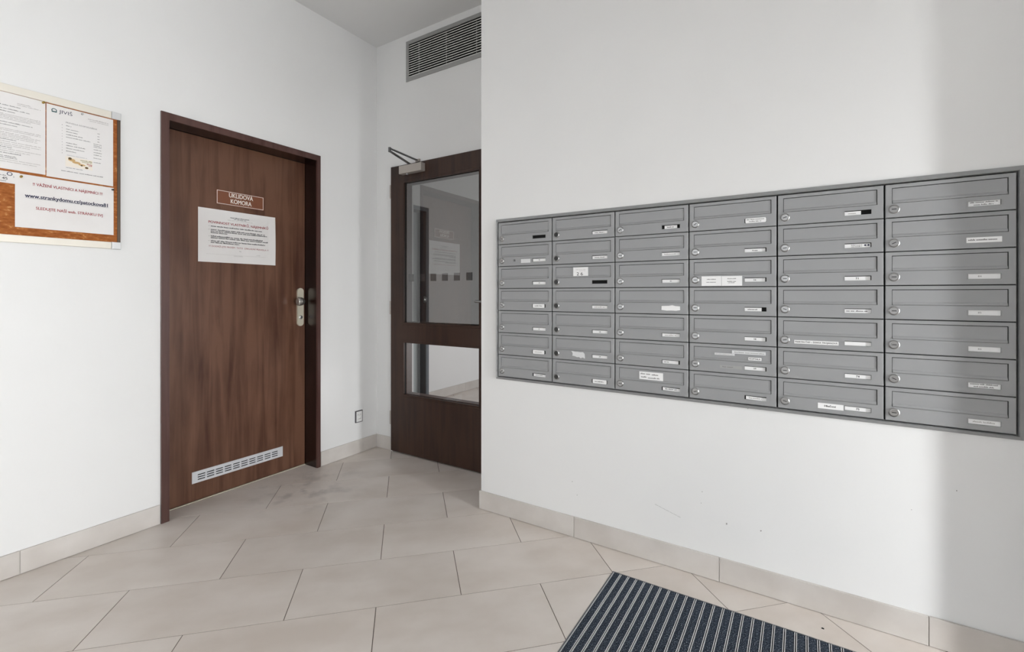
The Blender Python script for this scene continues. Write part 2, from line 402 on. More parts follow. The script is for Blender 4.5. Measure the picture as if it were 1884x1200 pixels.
# walls: local frame x along the wall, -y out of it, z up
wl = MB().plate([YF-.15, YB], [0, H], [(1.0, 1.862, -.001, 2.0)], 0, .15)
o = build('wall_left', wl, M['wall'], kind='structure'); o.location = (XL, 0, 0); o.rotation_euler = (0, 0, R(90)); WALL_L = o
build('wall_back', MB().plate([XL-.15, XC+.02], [0, H], [(-2.477, -1.592, -.001, 2.012), (-2.338, -1.55, 2.612, 2.868)], YB, YB+.2), M['wall'], kind='structure')
wr = MB().plate([XC, XE], [0, H], [(-1.312, .538, .701, 1.484)], YM, YB+.2)
WALL_R = build('wall_right', wr, M['wall'], kind='structure')
# unseen pilaster added to shade the mailbox wall; entrance wall with glazed sidelight
build('shade_trim_1', MB().box(.62, .80, YM-.082, YM+.01, 0, H), M['wall'], kind='structure')
o = build('wall_entrance', MB().plate([-YM, -YF+.15], [0, H], [(-1.21, -.99, .06, 1.80), (-.21, 1.31, .06, 2.02)], 0, .2), M['wall'], kind='structure')
o.location = (XE, 0, 0); o.rotation_euler = (0, 0, R(-90))
# window wall behind the camera
o = build('wall_front', MB().plate([-XE, -XL], [0, H], [(-.25, 2.25, .35, 2.15)], 0, .2), M['wall'], kind='structure')
o.location = (0, YF, 0); o.rotation_euler = (0, 0, R(180))
wn = struct('window_1'); 
wf = MB().plate([-2.25, .25], [.35, 2.15], [(-2.19, -1.03, .41, 2.09), (-.97, .19, .41, 2.09)], YF-.16, YF-.10)
build('window_frame', wf, M['board_rail'], wn); build('pane', MB().box(-2.19, -1.03, YF-.135, YF-.13, .41, 2.09), M['glass_clear'], wn); build('pane', MB().box(-.97, .19, YF-.135, YF-.13, .41, 2.09), M['glass_clear'], wn)
wn = struct('window_2')
wf = MB().plate([-1.21, -.99], [.06, 1.80], [(-1.20, -1.0, .07, 1.79)], .10, .14)
f_ = build('window_frame', wf, M['board_rail'], wn); q_ = build('pane', MB().box(-1.20, -1.0, .115, .12, .07, 1.79), M['glass_clear'], wn)
wn.location = (XE, 0, 0); wn.rotation_euler = (0, 0, R(-90))
wn = struct('window_4', (XE, 0, 0), R(-90))
build('window_frame', MB().plate([-.21, 1.31], [.06, 2.02], [(-.17, .54, .10, 1.98), (.58, 1.27, .10, 1.98)], .10, .14), M['board_rail'], wn)
build('pane', MB().box(-.17, .54, .115, .12, .10, 1.98), M['glass_clear'], wn); build('pane', MB().box(.58, 1.27, .115, .12, .10, 1.98), M['glass_clear'], wn)
build('ceiling', MB().polyz([(XK-.1, YF-.2), (XE+.2, YF-.2), (XE+.2, YK+.1), (XK-.1, YK+.1)], H, H+.12), M['ceiling'], kind='structure')
# corridor beyond the glass door
o = build('wall_corridor_left', MB().plate([YB+.2, YK], [0, H], [(2.72, 3.60, -.001, 2.0)], 0, .15), M['wall'], kind='structure')
o.location = (XK, 0, 0); o.rotation_euler = (0, 0, R(90))
build('wall_corridor_near', MB().box(XK, XL-.15, YB+.1, YB+.2, 0, H), M['wall'], kind='structure')
build('wall_corridor_end', MB().box(XK-.1, XC+.8, YK, YK+.1, 0, H), M['wall'], kind='structure')
o = build('wall_corridor_right', MB().plate([-YK, -YB-.2], [0, H], [(-4.95, -3.65, .3, 1.6)], 0, .1), M['wall'], kind='structure')
o.location = (XC+.7, 0, 0); o.rotation_euler = (0, 0, R(-90))
wn = struct('window_3', (XC+.7, 0, 0), R(-90))
build('window_frame', MB().plate([-4.95, -3.65], [.3, 1.6], [(-4.91, -3.69, .34, 1.56)], .05, .09), M['board_rail'], wn)

# skirting: a mortar strip with stone pieces in front
def skirting(name, x0, x1, joints, y_wall, loc, rz, h=.094, t=.009, end_left=False):
    s_ = struct(name, loc, rz)
    build('mortar', MB().box(x0+.001, x1-.001, y_wall-.004, y_wall, 0, h-.003), M['grout_light'], s_)
    js = [x0]+sorted(j for j in joints if x0 < j < x1)+[x1]
    for a, b_ in zip(js[:-1], js[1:]):
        me = MB().box(-(b_-a)/2+.0012, (b_-a)/2-.0012, -t, -.0005, .0015, h, c=.0008)
        q = build('tile', me, M['skirt'], s_); q.location = ((a+b_)/2, y_wall, 0)
    return s_
skirting('baseboard_right', -1.431, .62, [-.891, -.276, .338], YM, (0, 0, 0), 0)
skirting('baseboard_back', XL, -2.487, [], YB, (0, 0, 0), 0)
skirting('baseboard_left', YF, .989, [.513, -.10, -.71, -1.32, -1.93], 0, (XL, 0, 0), R(90))
skirting('baseboard_left_far', 1.873, YB-.009, [], 0, (XL, 0, 0), R(90))
skirting('baseboard_corner', -YB, -YM+.0, [], 0, (XC, 0, 0), R(-90))
skirting('baseboard_corridor', 3.605, YK, [4.22, 4.83, 5.44, 6.05], 0, (XK, 0, 0), R(90))

# small scuffs and chips on the mailbox wall
sm = MB(); rn = random.Random(3)
for x, z, s_ in [(.4046, .507, .0022), (.297, .421, .0012), (-.3391, .334, .0016), (-.3431, .288, .0014), (-.2502, .230, .0028), (-.1333, .235, .0028), (-.8782, .196, .0018), (-.9028, .253, .002), (-.1769, .686, .0016), (-1.1754, 1.082, .0022)]:
    pts = [(x+s_*rn.uniform(.5, 1.1)*math.cos(a), z+s_*rn.uniform(.6, 1.5)*math.sin(a)) for a in [k*math.pi/3 for k in range(6)]]
    sm.poly(pts, YM-.0008, YM)
for i in range(7):
    t = i/7; x = -.5249+t*.105; z = .2391-t*.030
    sm.poly([(x, z), (x+.013, z-.0036), (x+.013, z-.0028), (x, z+.0008)], YM-.0006, YM)
build('scuff_mark', sm, mat('scuff_grey', srgb(150, 148, 146), .8), WALL_R, kind='stuff')

# ---------------------------------------------------------------- door_1: store-room door in the left wall (local x = world y)
d1 = struct('door_1', (XL, 0, 0), R(90), 'dark walnut store-room door in a dark wood frame')
fr = MB().plate([.992, 1.870], [0, 2.013], [(1.0255, 1.8435, -.001, 1.977)], -.012, .0, c=.002)
build('door_frame', fr, M['wood_frame'], d1)
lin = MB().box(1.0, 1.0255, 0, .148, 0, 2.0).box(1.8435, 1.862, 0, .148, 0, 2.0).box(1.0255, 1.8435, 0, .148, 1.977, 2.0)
build('door_lining', lin, M['wood_lining_shaded'], d1)
leaf = build('door_leaf', MB().plate([1.027, 1.842], [.006, 1.975], [(1.20, 1.67, .112, .151)], .118, .147, c=.001), M['wood'], d1)
build('threshold', MB().box(1.0255, 1.8435, .116, .150, -.009, .004), M['champagne'], d1)
# long plate with knob and cylinder
def capsule(x, z0, z1, r_, n_=10):
    a = [(x+r_*math.cos(t), z1-r_+r_*math.sin(t)) for t in [math.pi*k/n_ for k in range(n_+1)]]
    b_ = [(x+r_*math.cos(t), z0+r_+r_*math.sin(t)) for t in [math.pi+math.pi*k/n_ for k in range(n_+1)]]
    return (b_+a)
hd = build('handle_plate', MB().poly(capsule(1.806, .912, 1.158, .0215), .107, .118), M['champagne'], leaf)
kb = MB(); kn = [((1.806, .107), .010), ((1.806, .088), .0095), ((1.802, .076), .013), ((1.794, .067), .020), ((1.782, .060), .0255), ((1.768, .056), .0275), ((1.756, .053), .0265), ((1.748, .052), .020)]
for k, ((x, y), r_) in enumerate(kn):
    (xa, ya), _ = kn[max(k-1, 0)]; (xb, yb), _ = kn[min(k+1, len(kn)-1)]
    dd = Vector((xb-xa, yb-ya)).normalized(); pn = Vector((-dd.y, dd.x))
    kb.v += [(x+pn.x*r_*.75*math.cos(t), y+pn.y*r_*.75*math.cos(t), 1.072+r_*math.sin(t)) for t in [2*math.pi*q/20 for q in range(20)]]
for k in range(len(kn)-1): kb.f += [(k*20+q, k*20+(q+1) % 20, (k+1)*20+(q+1) % 20, (k+1)*20+q) for q in range(20)]
kb.f += [tuple(range(20)), tuple((len(kn)-1)*20+q for q in range(20))]
build('knob', kb, M['satin'], hd, True)
build('lock_cylinder', MB().lathe([(.0125, 0), (.0115, -.004), (.0095, -.005)], 1.806, .968, 20, .107), M['steel'], hd, True)
build('keyhole', MB().box(1.8045, 1.8075, .1012, .1022, .962, .972), M['black'], hd)
# ventilation grille low in the leaf
vg = MB(); holes = []
for c_ in range(10):
    for r_ in range(3):
        x0 = 1.2065+c_*.0458; z0 = .1145+r_*.0125
        holes.append((x0, x0+.0375, z0, z0+.0052))
vg.plate([1.179, 1.689], [.1005, .1625], holes, .1145, .118, c=.0008)
vgo = build('vent_grille', vg, M['white_alu'], leaf)
build('vent_backing', MB().box(1.201, 1.669, .126, .130, .113, .150), M['black'], leaf)

# name sign and notice sheet on the door
sg = thing('door_sign', 'brown door sign with white border reading ÚKLIDOVÁ KOMORA', 'sign', (XL, 0, 0), R(90))
SY = .117
build('sign_plate', MB().box(1.300, 1.568, SY-.002, SY+.0008, 1.6245, 1.7055), M['sign'], sg)
build('border', MB().plate([1.303, 1.565], [1.6275, 1.7025], [(1.3055, 1.5625, 1.630, 1.700)], SY-.0026, SY-.002), M['white_ink'], sg)
text(sg, 'ÚKLIDOVÁ', 1.434, SY-.0028, 1.6825, .0350, M['white_ink'], bold=.025, width=.136)
text(sg, 'KOMORA', 1.434, SY-.0028, 1.6490, .0350, M['white_ink'], bold=.025, width=.118)

def sheet(name, label, x0, x1, z0, z1, y, loc, rz, curl=.0, m_=None, tilt=0.):
    t_ = thing(name, label, 'notice', loc, rz)
    mb = MB(); nx, nz = 10, 6
    def P_(i, j):
        u, v = i/nx, j/nz
        yy = y-.0004-curl*max(0, (u-.91)/.09)**2*math.sin(math.pi*(v*.75+.1))
        xx = x0+(x1-x0)*u-curl*.4*max(0, (u-.91)/.09)*(v-.5)
        return (xx, yy, z0+(z1-z0)*v+tilt*u)
    vs = [P_(i, j) for j in range(nz+1) for i in range(nx+1)]
    vb = [(a[0], a[1]+.0003, a[2]) for a in vs]
    nv = len(vs); fs = []
    for j in range(nz):
        for i in range(nx):
            a = j*(nx+1)+i; q = (a, a+1, a+nx+2, a+nx+1); fs.append(q); fs.append(tuple(nv+k for k in reversed(q)))
    rim = [i for i in range(nx+1)]+[j*(nx+1)+nx for j in range(1, nz+1)]+[nz*(nx+1)+i for i in range(nx-1, -1, -1)]+[j*(nx+1) for j in range(nz-1, 0, -1)]
    for k in range(len(rim)):
        a, b_ = rim[k], rim[(k+1) % len(rim)]; fs.append((a, a+nv, b_+nv, b_))
    mb.add(vs+vb, fs)
    build('sheet', mb, m_ or M['paper'], t_)
    return t_
rnd = random.Random(11)
YY = .1170
nt_ = sheet('notice_sheet', 'white notice sheet taped to the store-room door, red heading POVINNOST VLASTNÍKŮ', 1.209, 1.640, 1.2965, 1.5925, YY, (XL, 0, 0), R(90), curl=.005)
yt = YY-.0009
text(nt_, 'POVINNOST VLASTNÍKŮ, NÁJEMNÍKŮ', 1.428, yt, 1.518, .0185, M['ink_red'], bold=.02, width=.335)
pl = MB()
print_lines(pl, [(1.375, 1.485, 1.556, .0065), (1.395, 1.465, 1.5485, .0055)], yt, rnd)
rows = [(1.272, 1.560, 1.496, .0072), (1.272, 1.575, 1.477, .0072), (1.272, 1.590, 1.4685, .0072), (1.272, 1.360, 1.460, .0072),
        (1.272, 1.560, 1.4405, .0072), (1.272, 1.593, 1.432, .0072), (1.272, 1.578, 1.4145, .0072), (1.272, 1.425, 1.4055, .0072)]
print_lines(pl, rows, yt, rnd, 1.)
for z_ in (1.496, 1.477, 1.4405, 1.4145): pl.box(1.262, 1.2645, yt, yt+.0002, z_-.001, z_+.0015)
build('small_print', pl, M['ink'], nt_, kind='stuff')
pl = MB(); print_lines(pl, [(1.36, 1.50, 1.541, .0055), (1.395, 1.445, 1.338, .006), (1.525, 1.548, 1.350, .005), (1.25, 1.58, 1.3425, .0028)], yt, rnd, .6)
build('small_print', pl, M['ink_faint'], nt_, kind='stuff')
text(nt_, '!!! DODRŽUJTE PROSÍM  TATO  ZÁKLADNÍ PRAVIDLA !!!', 1.430, yt, 1.385, .0125, M['ink_red'], bold=.0, width=.335)
text(nt_, 'SVJ', 1.43, yt, 1.366, .008, M['ink_grey'])

# ---------------------------------------------------------------- notice board on the left wall
X0B, X1B, Z0B, Z1B = -.068, .834, 1.324, 1.943
nb = thing('notice_board', 'cork notice board with pale aluminium rails, left of the store-room door', 'notice board', (XL, 0, 0), R(90))
build('cork_panel', MB().box(X0B+.012, X1B-.010, -.008, -.001, Z0B+.02, Z1B-.02), M['cork'], nb)
for z0, z1 in ((Z0B, Z0B+.030), (Z1B-.031, Z1B)):
    build('rail', MB().box(X0B+.033, X1B-.034, -.013, -.001, z0, z1, c=.0015), M['board_rail'], nb)
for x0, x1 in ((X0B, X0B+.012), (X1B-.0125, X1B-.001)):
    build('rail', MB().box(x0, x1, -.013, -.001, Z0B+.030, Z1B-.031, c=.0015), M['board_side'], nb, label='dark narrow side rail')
for x0 in (X0B, X1B-.033):
    for z0 in (Z0B-.001, Z1B-.031):
        build('corner_cap', MB().box(x0, x0+.033, -.0145, -.001, z0, z0+.032, c=.0015), M['board_cap'], nb)
PB = -.0084
n1 = sheet('notice_sheet', 'densely printed white sheet, upper left on the cork notice board', .376, .586, 1.611, 1.911, PB, (XL, 0, 0), R(90))
yt = PB-.0008
pl = MB(); print_lines(pl, [(.42, .515, 1.861, .0050), (.42, .500, 1.8375, .0048), (.40, .540, 1.8475, .0045), (.40, .548, 1.783+.012, .0046), (.40, .505, 1.775+.01, .0046), (.40, .503, 1.728, .0046), (.41, .515, 1.674, .0050), (.43, .505, 1.662, .0045), (.43, .505, 1.656, .0045), (.45, .49, 1.697, .0045)], yt, rnd)
build('small_print', pl, M['ink_grey'], n1, kind='stuff')
pl = MB(); rr = []
for z_ in (1.826, 1.820, 1.814, 1.808, 1.769, 1.763, 1.7535, 1.7475, 1.7415, 1.735, 1.719, 1.711, 1.704, 1.690, 1.682, 1.648, 1.640, 1.872, 1.878):
    rr.append((.40 if z_ < 1.87 else .505, .572-rnd.choice((0, 0, .01, .03)), z_, .0046))
print_lines(pl, rr, yt, rnd); build('small_print', pl, M['ink_faint'], n1, kind='stuff')

n2 = sheet('notice_sheet', 'white letter headed JIVIŠ with a small photo advert, upper right on the cork board', .589, .807, 1.607, 1.908, PB, (XL, 0, 0), R(90))
text(n2, 'JIVIŠ', .649, yt, 1.886, .020, M['ink_blue'], width=.042)
lg = MB().lathe([(.0085, 0), (.0085, -.0002)], .6125, 1.8865, 18, yt)
lg = MB(); 
for k in range(14):
    a0, a1 = R(-40+k*19), R(-40+(k+1)*19)
    q = lambda a, r_: (.6125+r_*math.cos(a), 1.886+r_*math.sin(a))
    lg.poly([q(a0, .0058), q(a0, .0085), q(a1, .0085), q(a1, .0058)], yt-.0001, yt)
lg.poly([(.604, 1.8785), (.6215, 1.8785), (.619, 1.883), (.606, 1.883)], yt-.0001, yt)
build('logo', lg, M['ink_teal'], n2)
text(n2, 'PRAVIDLA HOSPODAŘENÍ', .699, yt, 1.847, .0085, M['ink_grey'], width=.102)
pl = MB(); rr = []
for z_, x1 in ((1.834, .666), (1.820, .690), (1.809, .685), (1.797, .703), (1.786, .728), (1.762, .683), (1.751, .711), (1.739, .709), (1.727, .682)): rr.append((.649, x1, z_, .0045))
for z_ in (1.830, 1.817, 1.805, 1.793): rr.append((.752, .759, z_, .0045))
for z_ in (1.781, 1.774, 1.768, 1.756, 1.744, 1.733, 1.719, 1.700): rr.append((.739, .766, z_, .0045))
for z_ in (1.834, 1.822, 1.810, 1.797, 1.786, 1.774, 1.762, 1.750, 1.739, 1.727, 1.716): rr.append((.636, .638, z_, .004))
rr += [(.634, .775, 1.641, .0052), (.649, .703, 1.657, .004)]
print_lines(pl, rr, yt, rnd); build('small_print', pl, M['ink_grey'], n2, kind='stuff')
pl = MB(); print_lines(pl, [(.652, .716, 1.7105, .005), (.72, .79, 1.885, .006), (.725, .792, 1.878, .005)], yt, rnd); build('small_print', pl, M['ink_faint'], n2, kind='stuff')
ad = build('advert', MB().box(.647, .735, yt-.0001, yt+.0002, 1.662, 1.705), M['tan_light'], n2)
pz = MB()
for cx_, cz_, ra, rb in ((.667, 1.692, .012, .006), (.682, 1.684, .014, .005), (.700, 1.678, .012, .004)):
    pz.poly([(cx_+ra*math.cos(t), cz_+rb*math.sin(t)) for t in [2*math.pi*k/10 for k in range(10)]], yt-.0002, yt-.0001)
build('picture', pz, M['tan'], ad)
pz = MB()
for cx_, cz_, ra, rb in ((.6615, 1.697, .006, .005), (.7155, 1.669, .006, .0045), (.699, 1.6755, .004, .003)):
    pz.poly([(cx_+ra*math.cos(t), cz_+rb*math.sin(t)) for t in [2*math.pi*k/10 for k in range(10)]], yt-.0003, yt-.0002)
build('picture', pz, M['brown_print'], ad, kind='stuff')
pz = MB(); print_lines(pz, [(.695, .734, 1.698, .006), (.70, .733, 1.692, .005)], yt-.0002, rnd); build('picture', pz, M['olive'], ad)
pz = MB(); print_lines(pz, [(.716, .734, 1.685, .0062), (.722, .734, 1.680, .0055)], yt-.0002, rnd); build('picture', pz, M['ink_red'], ad)

n4 = sheet('notice_strip', 'narrow white advert strip half hidden behind the web-address notice on the cork board', .33, .512, 1.556, 1.602, PB+.0002, (XL, 0, 0), R(90))
text(n4, 'O', .4845, yt, 1.592, .021, M['ink_blue'], bold=.004); text(n4, '2', .4955, yt, 1.583, .009, M['ink_grey'])
text(n4, '7 37 45', .455, yt, 1.573, .014, M['ink'], bold=.01, width=.048)
pl = MB(); print_lines(pl, [(.44, .474, 1.585, .005), (.43, .478, 1.5635, .005)], yt, rnd); build('small_print', pl, M['ink_grey'], n4, kind='stuff')
n3 = sheet('notice_sheet', 'white landscape sheet with red lines and web address, lower right on the cork board', .499, .8085, 1.3865, 1.600, PB-.0006, (XL, 0, 0), R(90))
yt3 = PB-.0016
text(n3, '!! VÁŽENÍ VLASTNÍCI A NÁJEMNÍCI !!!', .659, yt3, 1.5650, .0160, M['ink_red'], bold=.02, width=.220)
text(n3, 'www.strankydomu.cz/patockova81', .659, yt3, 1.5160, .0215, M['ink_blue'], bold=.035, width=.262)
build('underline', MB().box(.528, .790, yt3, yt3+.0002, 1.5072, 1.5080), M['ink_blue'], n3)
text(n3, 'SLEDUJTE NAŠÍ web. STRÁNKU SVJ', .664, yt3, 1.4690, .0160, M['ink_red'], bold=.02, width=.212)
def pin(label, x, z, y, m_, leanx=.004, leanz=.004):
    t_ = thing('push_pin', label, 'pin', (XL, x, z), R(90), 'pins on the cork notice board')
    mb = MB().tube([(0, y+.0005, 0), (leanx*.2, y-.004, leanz*.2)], .0016, 8); build('needle', mb, M['steel'], t_)
    mb = MB().tube([(leanx*.2, y-.003, leanz*.2), (leanx, y-.010, leanz)], .0042, 10); build('pin_head', mb, m_, t_, True)
pin('small brass pin at the top right of the densely printed sheet', .577, 1.9035, PB-.0006, M['brass'])
pin('grey pin at the top of the letter headed JIVIŠ', .700, 1.8985, PB-.0006, M['steel'], 0, 0)
pin('brass pin at the top left corner of the web-address notice', .5145, 1.586, PB-.0012, M['brass'], .001, .003)
pin('dark pin at the top right corner of the web-address notice', .803, 1.5915, PB-.0012, M['dark_lock'], .002, -.001)

# ---------------------------------------------------------------- wall socket
ws = thing('wall_socket', 'white wall socket with dark rim, low between the store-room door and the corner', 'socket', (XL, 2.178, .258), R(90))
build('rim', MB().plate([-.030, .030], [-.041, .041], [(-.0255, .0255, -.036, .036)], -.010, -.0005, c=.001), M['plastic_dark'], ws)
build('cover', MB().plate([-.0255, .0255], [-.036, .036], [(-.0155, .0155, -.018, .018)], -.009, -.001), M['plastic_white'], ws)
dish = MB().lathe([(.0155, -.0085), (.015, -.003), (.0, -.0028)], 0, 0, 18, 0)
build('dish', dish, M['plastic_white'], ws)
for dx in (-.006, .006): build('hole', MB().lathe([(.0022, -.0034), (.0022, -.0029)], dx, -.002, 10, 0), M['black'], ws)
build('earth_pin', MB().tube([(0, -.003, .008), (0, -.010, .008)], .0022, 8), M['steel'], ws)

# ---------------------------------------------------------------- air vent above the glass door
av = thing('air_vent', 'grey louvred air vent high on the wall above the glass door', 'vent', (0, YB, 0))
vx0, vx1, vz0, vz1 = -2.349, -1.535, 2.601, 2.882
build('frame', MB().plate([vx0, vx1], [vz0, vz1], [(vx0+.026, vx1-.026, vz0+.026, vz1-.026)], -.006, 0., c=.0015), M['vent_frame'], av)
build('duct', MB().plate([vx0+.013, vx1-.017], [vz0+.013, vz1-.016], [(vx0+.0262, vx1-.0262, vz0+.0262, vz1-.0262)], .0005, .034).box(vx0+.013, vx1-.017, .034, .038, vz0+.013, vz1-.016), M['black'], av)
iz0, iz1 = vz0+.026, vz1-.026
for i in range(14):
    z = iz0+(iz1-iz0)*(i+.5)/14
    me = MB().prism([(-.002, z-.0055), (-.002, z+.0005), (.0, z+.001), (.018, z+.0075), (.018, z+.0060)], vx0+.026, vx1-.026)
    build('slat', me, M['vent_slat'], av)
for x in (-2.250, -2.004, -1.755):
    build('mullion', MB().box(x-.002, x+.002, .019, .026, iz0, iz1), M['vent_slat'], av)

# ---------------------------------------------------------------- door_2: glazed door in the back wall
DX0, DX1, DY = -2.484, -1.585, 2.322
d2 = struct('door_2', (0, 0, 0), 0, 'dark wood glazed door with two panes')
GX0, GX1 = -2.359, -1.7015
leaf2 = build('door_leaf', MB().plate([DX0, DX1], [.008, 2.021], [(GX0, GX1, .415, .787), (GX0, GX1, .915, 1.899)], DY, DY+.074, c=.002), M['wood_glass_door'], d2)
build('door_lining', MB().box(DX0-.008, DX0+.002, YB-.012, YB+.004, 0, 2.03).box(DX1-.002, DX1+.008, YB-.012, YB+.004, 0, 2.03), M['paper'], d2, label='pale sealing strip around the leaf')
for z0, z1, gm, nm in ((.415, .787, 'glass_low', 'pane'), (.915, 1.899, 'glass_up', 'pane')):
    bd = MB().plate([GX0-.010, GX1+.006], [z0-.010, z1+.010], [(GX0+.006, GX1-.003, z0+.006, z1-.006)], DY-.003, DY+.010, c=.002)
    build('glazing_bead', bd, M['wood_glass_door'], leaf2)
    bd = MB().plate([GX0, GX1], [z0, z1], [(GX0+.010, GX1-.004, z0+.010, z1-.010)], DY+.019, DY+.074)
    build('glazing_bead', bd, M['bead'], leaf2)
    build('gasket', MB().plate([GX0, GX1], [z0, z1], [(GX0+.008, GX1-.004, z0+.006, z1-.006)], DY+.0105, DY+.0185), M['gasket'], leaf2)
    build(nm, MB().box(GX0+.002, GX1-.001, DY+.0125, DY+.0165, z0+.002, z1-.002), M[gm], leaf2)
PANE2 = [c_ for c_ in leaf2.children if c_.name.startswith('pane')][-1]
for i in range(7):
    x = -2.3246+i*.1010
    if x+.051 < GX1+.03:
        build('frosted_square', MB().box(x, min(x+.0505, GX1-.003), DY+.0170, DY+.0176, 1.2065, 1.257), M['frost'], leaf2)
# hinges
for z0 in (.194, .975, 1.80):
    h_ = MB().tube([(DX0-.005, DY+.002, z0), (DX0-.005, DY+.002, z0+.095)], .006, 10)
    build('hinge', h_, M['closer'], d2, True)
# lever handle on the right stile
hp = build('handle_plate', MB().poly(capsule(-1.640, .95, 1.17, .018), DY-.008, DY), M['satin'], leaf2)
build('lever', MB().tube([(-1.640, DY-.006, 1.073), (-1.640, DY-.050, 1.073), (-1.648, DY-.058, 1.073), (-1.668, DY-.060, 1.0735), (-1.690, DY-.060, 1.0745)], .0095, 12, .8), M['chrome'], hp, True)
# door closer
clo = build('door_closer', MB().box(-2.362, -2.156, 2.280, DY, 1.9475, 2.002, c=.003), M['closer'], leaf2)
build('valve_cap', MB().tube([(-2.30, 2.300, 1.9475), (-2.30, 2.300, 1.939)], .0085, 12), M['steel'], clo)
arm = build('closer_arm', MB().tube([(-2.278, 2.300, 2.000), (-2.278, 2.300, 2.012)], .010, 12).box(-.0, .0001, 0, .0001, 2.0, 2.0001), M['closer_arm'], clo)
bpy.data.objects.remove(arm)
def bar(p0, p1, wd, th):
    """flat bar between two points"""
    a, b_ = Vector(p0), Vector(p1); d = (b_-a).normalized(); s_ = d.cross(Vector((0, 0, 1))).normalized()*wd/2; u = Vector((0, 0, th/2))
    vs = [a-s_-u, a+s_-u, a+s_+u, a-s_+u, b_-s_-u, b_+s_-u, b_+s_+u, b_-s_+u]
    return vs, [(0, 1, 2, 3), (4, 7, 6, 5), (0, 4, 5, 1), (1, 5, 6, 2), (2, 6, 7, 3), (3, 7, 4, 0)]
ba = MB().add(*bar((-2.278, 2.300, 2.010), (-2.186, 2.035, 2.014), .017, .006)).tube([(-2.278, 2.3, 2.001), (-2.278, 2.3, 2.014)], .010, 12)
build('closer_arm', ba, M['closer_arm'], clo)
ba = MB().add(*bar((-2.186, 2.035, 2.030), (-2.236, 2.330, 2.036), .013, .007)).tube([(-2.186, 2.035, 2.008), (-2.186, 2.035, 2.036)], .009, 12)
build('closer_arm', ba, M['closer_arm'], clo)
build('closer_bracket', MB().box(-2.252, -2.216, 2.328, YB, 2.026, 2.044), M['closer'], clo)

# ---------------------------------------------------------------- door_3 in the corridor
d3 = struct('door_3', (XK, 0, 0), R(90), 'dark grey steel door in the corridor seen through the glass')
build('door_frame', MB().plate([2.715, 3.606], [0, 2.012], [(2.752, 3.566, -.001, 1.972)], -.012, 0, c=.002), M['grey_frame'], d3)
build('door_lining', MB().box(2.72, 2.752, 0, .148, 0, 2.0).box(3.566, 3.60, 0, .148, 0, 2.0).box(2.752, 3.566, 0, .148, 1.972, 2.0), M['anthracite'], d3)
l3 = build('door_leaf', MB().box(2.754, 3.564, .110, .147, .006, 1.970), M['light_leaf'], d3)
hp3 = build('handle_plate', MB().poly(capsule(3.47, .94, 1.155, .019), .101, .110), M['closer_arm'], l3)
build('lever', MB().tube([(3.47, .101, 1.06), (3.47, .065, 1.06), (3.36, .060, 1.06)], .009, 10), M['steel'], hp3, True)
# ---------------------------------------------------------------- mailboxes
CW, CH, BX0, BZ0 = .3072, .1108, -1.309, .704
BY = 1.9435                                                  # plane of the fronts
mf = thing('mailbox_surround', 'grey metal surround framing the whole bank of mailboxes on the white wall', 'frame', (0, BY, 0))
fo = (-1.325, .5495, .688, 1.4985)
def ring(mb, o_, i_, yo, yi):
    P_ = [(o_[0], o_[2]), (o_[1], o_[2]), (o_[1], o_[3]), (o_[0], o_[3])]; Q_ = [(i_[0], i_[2]), (i_[1], i_[2]), (i_[1], i_[3]), (i_[0], i_[3])]
    for k in range(4):
        a, b_, c_, d_ = P_[k], P_[(k+1) % 4], Q_[(k+1) % 4], Q_[k]
        mb.add([(a[0], yo, a[1]), (b_[0], yo, b_[1]), (c_[0], yi, c_[1]), (d_[0], yi, d_[1])], [(0, 1, 2, 3)])
fb = MB()
r0 = fo; r1 = (fo[0]+.002, fo[1]-.002, fo[2]+.002, fo[3]-.002); r2 = (BX0-.0035, BX0+6*CW+.0025, BZ0-.003, BZ0+7*CH+.003)
r15 = (r2[0]-.002, r2[1]+.002, r2[2]-.002, r2[3]+.002)
ring(fb, r0, r0, .0124, .0075); ring(fb, r0, r1, .0075, .0055); ring(fb, r1, r15, .0055, -.0035); ring(fb, r15, r2, -.0035, .0010); ring(fb, r2, r2, .0010, .0124)
build('surround', fb, M['box_frame'], mf)
build('backing', MB().box(-1.311, .537, .024, .03, .702, 1.483), M['gap'], mf)

# shared pieces of one mailbox, origin at its lower left corner on the front plane
fr_m = MB().plate([.0024, CW-.0024], [.0014, CH-.0013], [(.0193, .2888, .0470, .0980), (.2000, .2735, .0180, .0345)], 0, .006, c=.0012).mesh('front_panel', M['box'])
case_m = MB().plate([.003, CW-.003], [.002, CH-.002], [(.006, CW-.006, .005, CH-.005)], .006, .022).mesh('casing', M['box_frame'])
flap = MB().prism([(.0022, .0960), (.0020, .0575), (-.0002, .0545), (-.0022, .0505), (-.0018, .0482), (.0, .0478), (.006, .0490), (.006, .0960)], .0208, .2866)
flap_m = flap.mesh('flap', M['box'])
slot_m = MB().box(.198, .2755, .0055, .0095, .016, .0365).mesh('name_slot', M['black'])
lock_m = MB().lathe([(.0150, .0), (.0148, -.0012), (.0135, -.0018), (.0120, -.0042), (.0104, -.0046), (.0100, -.0032), (.0040, -.0030)], .0245, .0285, 22, 0).mesh('lock', M['chrome'], True)
lockd_m = lock_m.copy(); lockd_m.materials[0] = M['chrome']
key_m = MB().box(.0185, .0305, -.0042, -.0028, .0272, .0296).mesh('keyhole', M['ink'])
keyd_m = MB().lathe([(.0105, -.0030), (.0105, -.0050), (.006, -.0054)], .0245, .0285, 18, 0).mesh('lock_core', M['dark_lock'], True)
win_m = MB().plate([.1985, .2750], [.0165, .0360], [(.2005, .2730, .0185, .0340)], -.0006, .0002).mesh('window_rim', M['box_frame'])

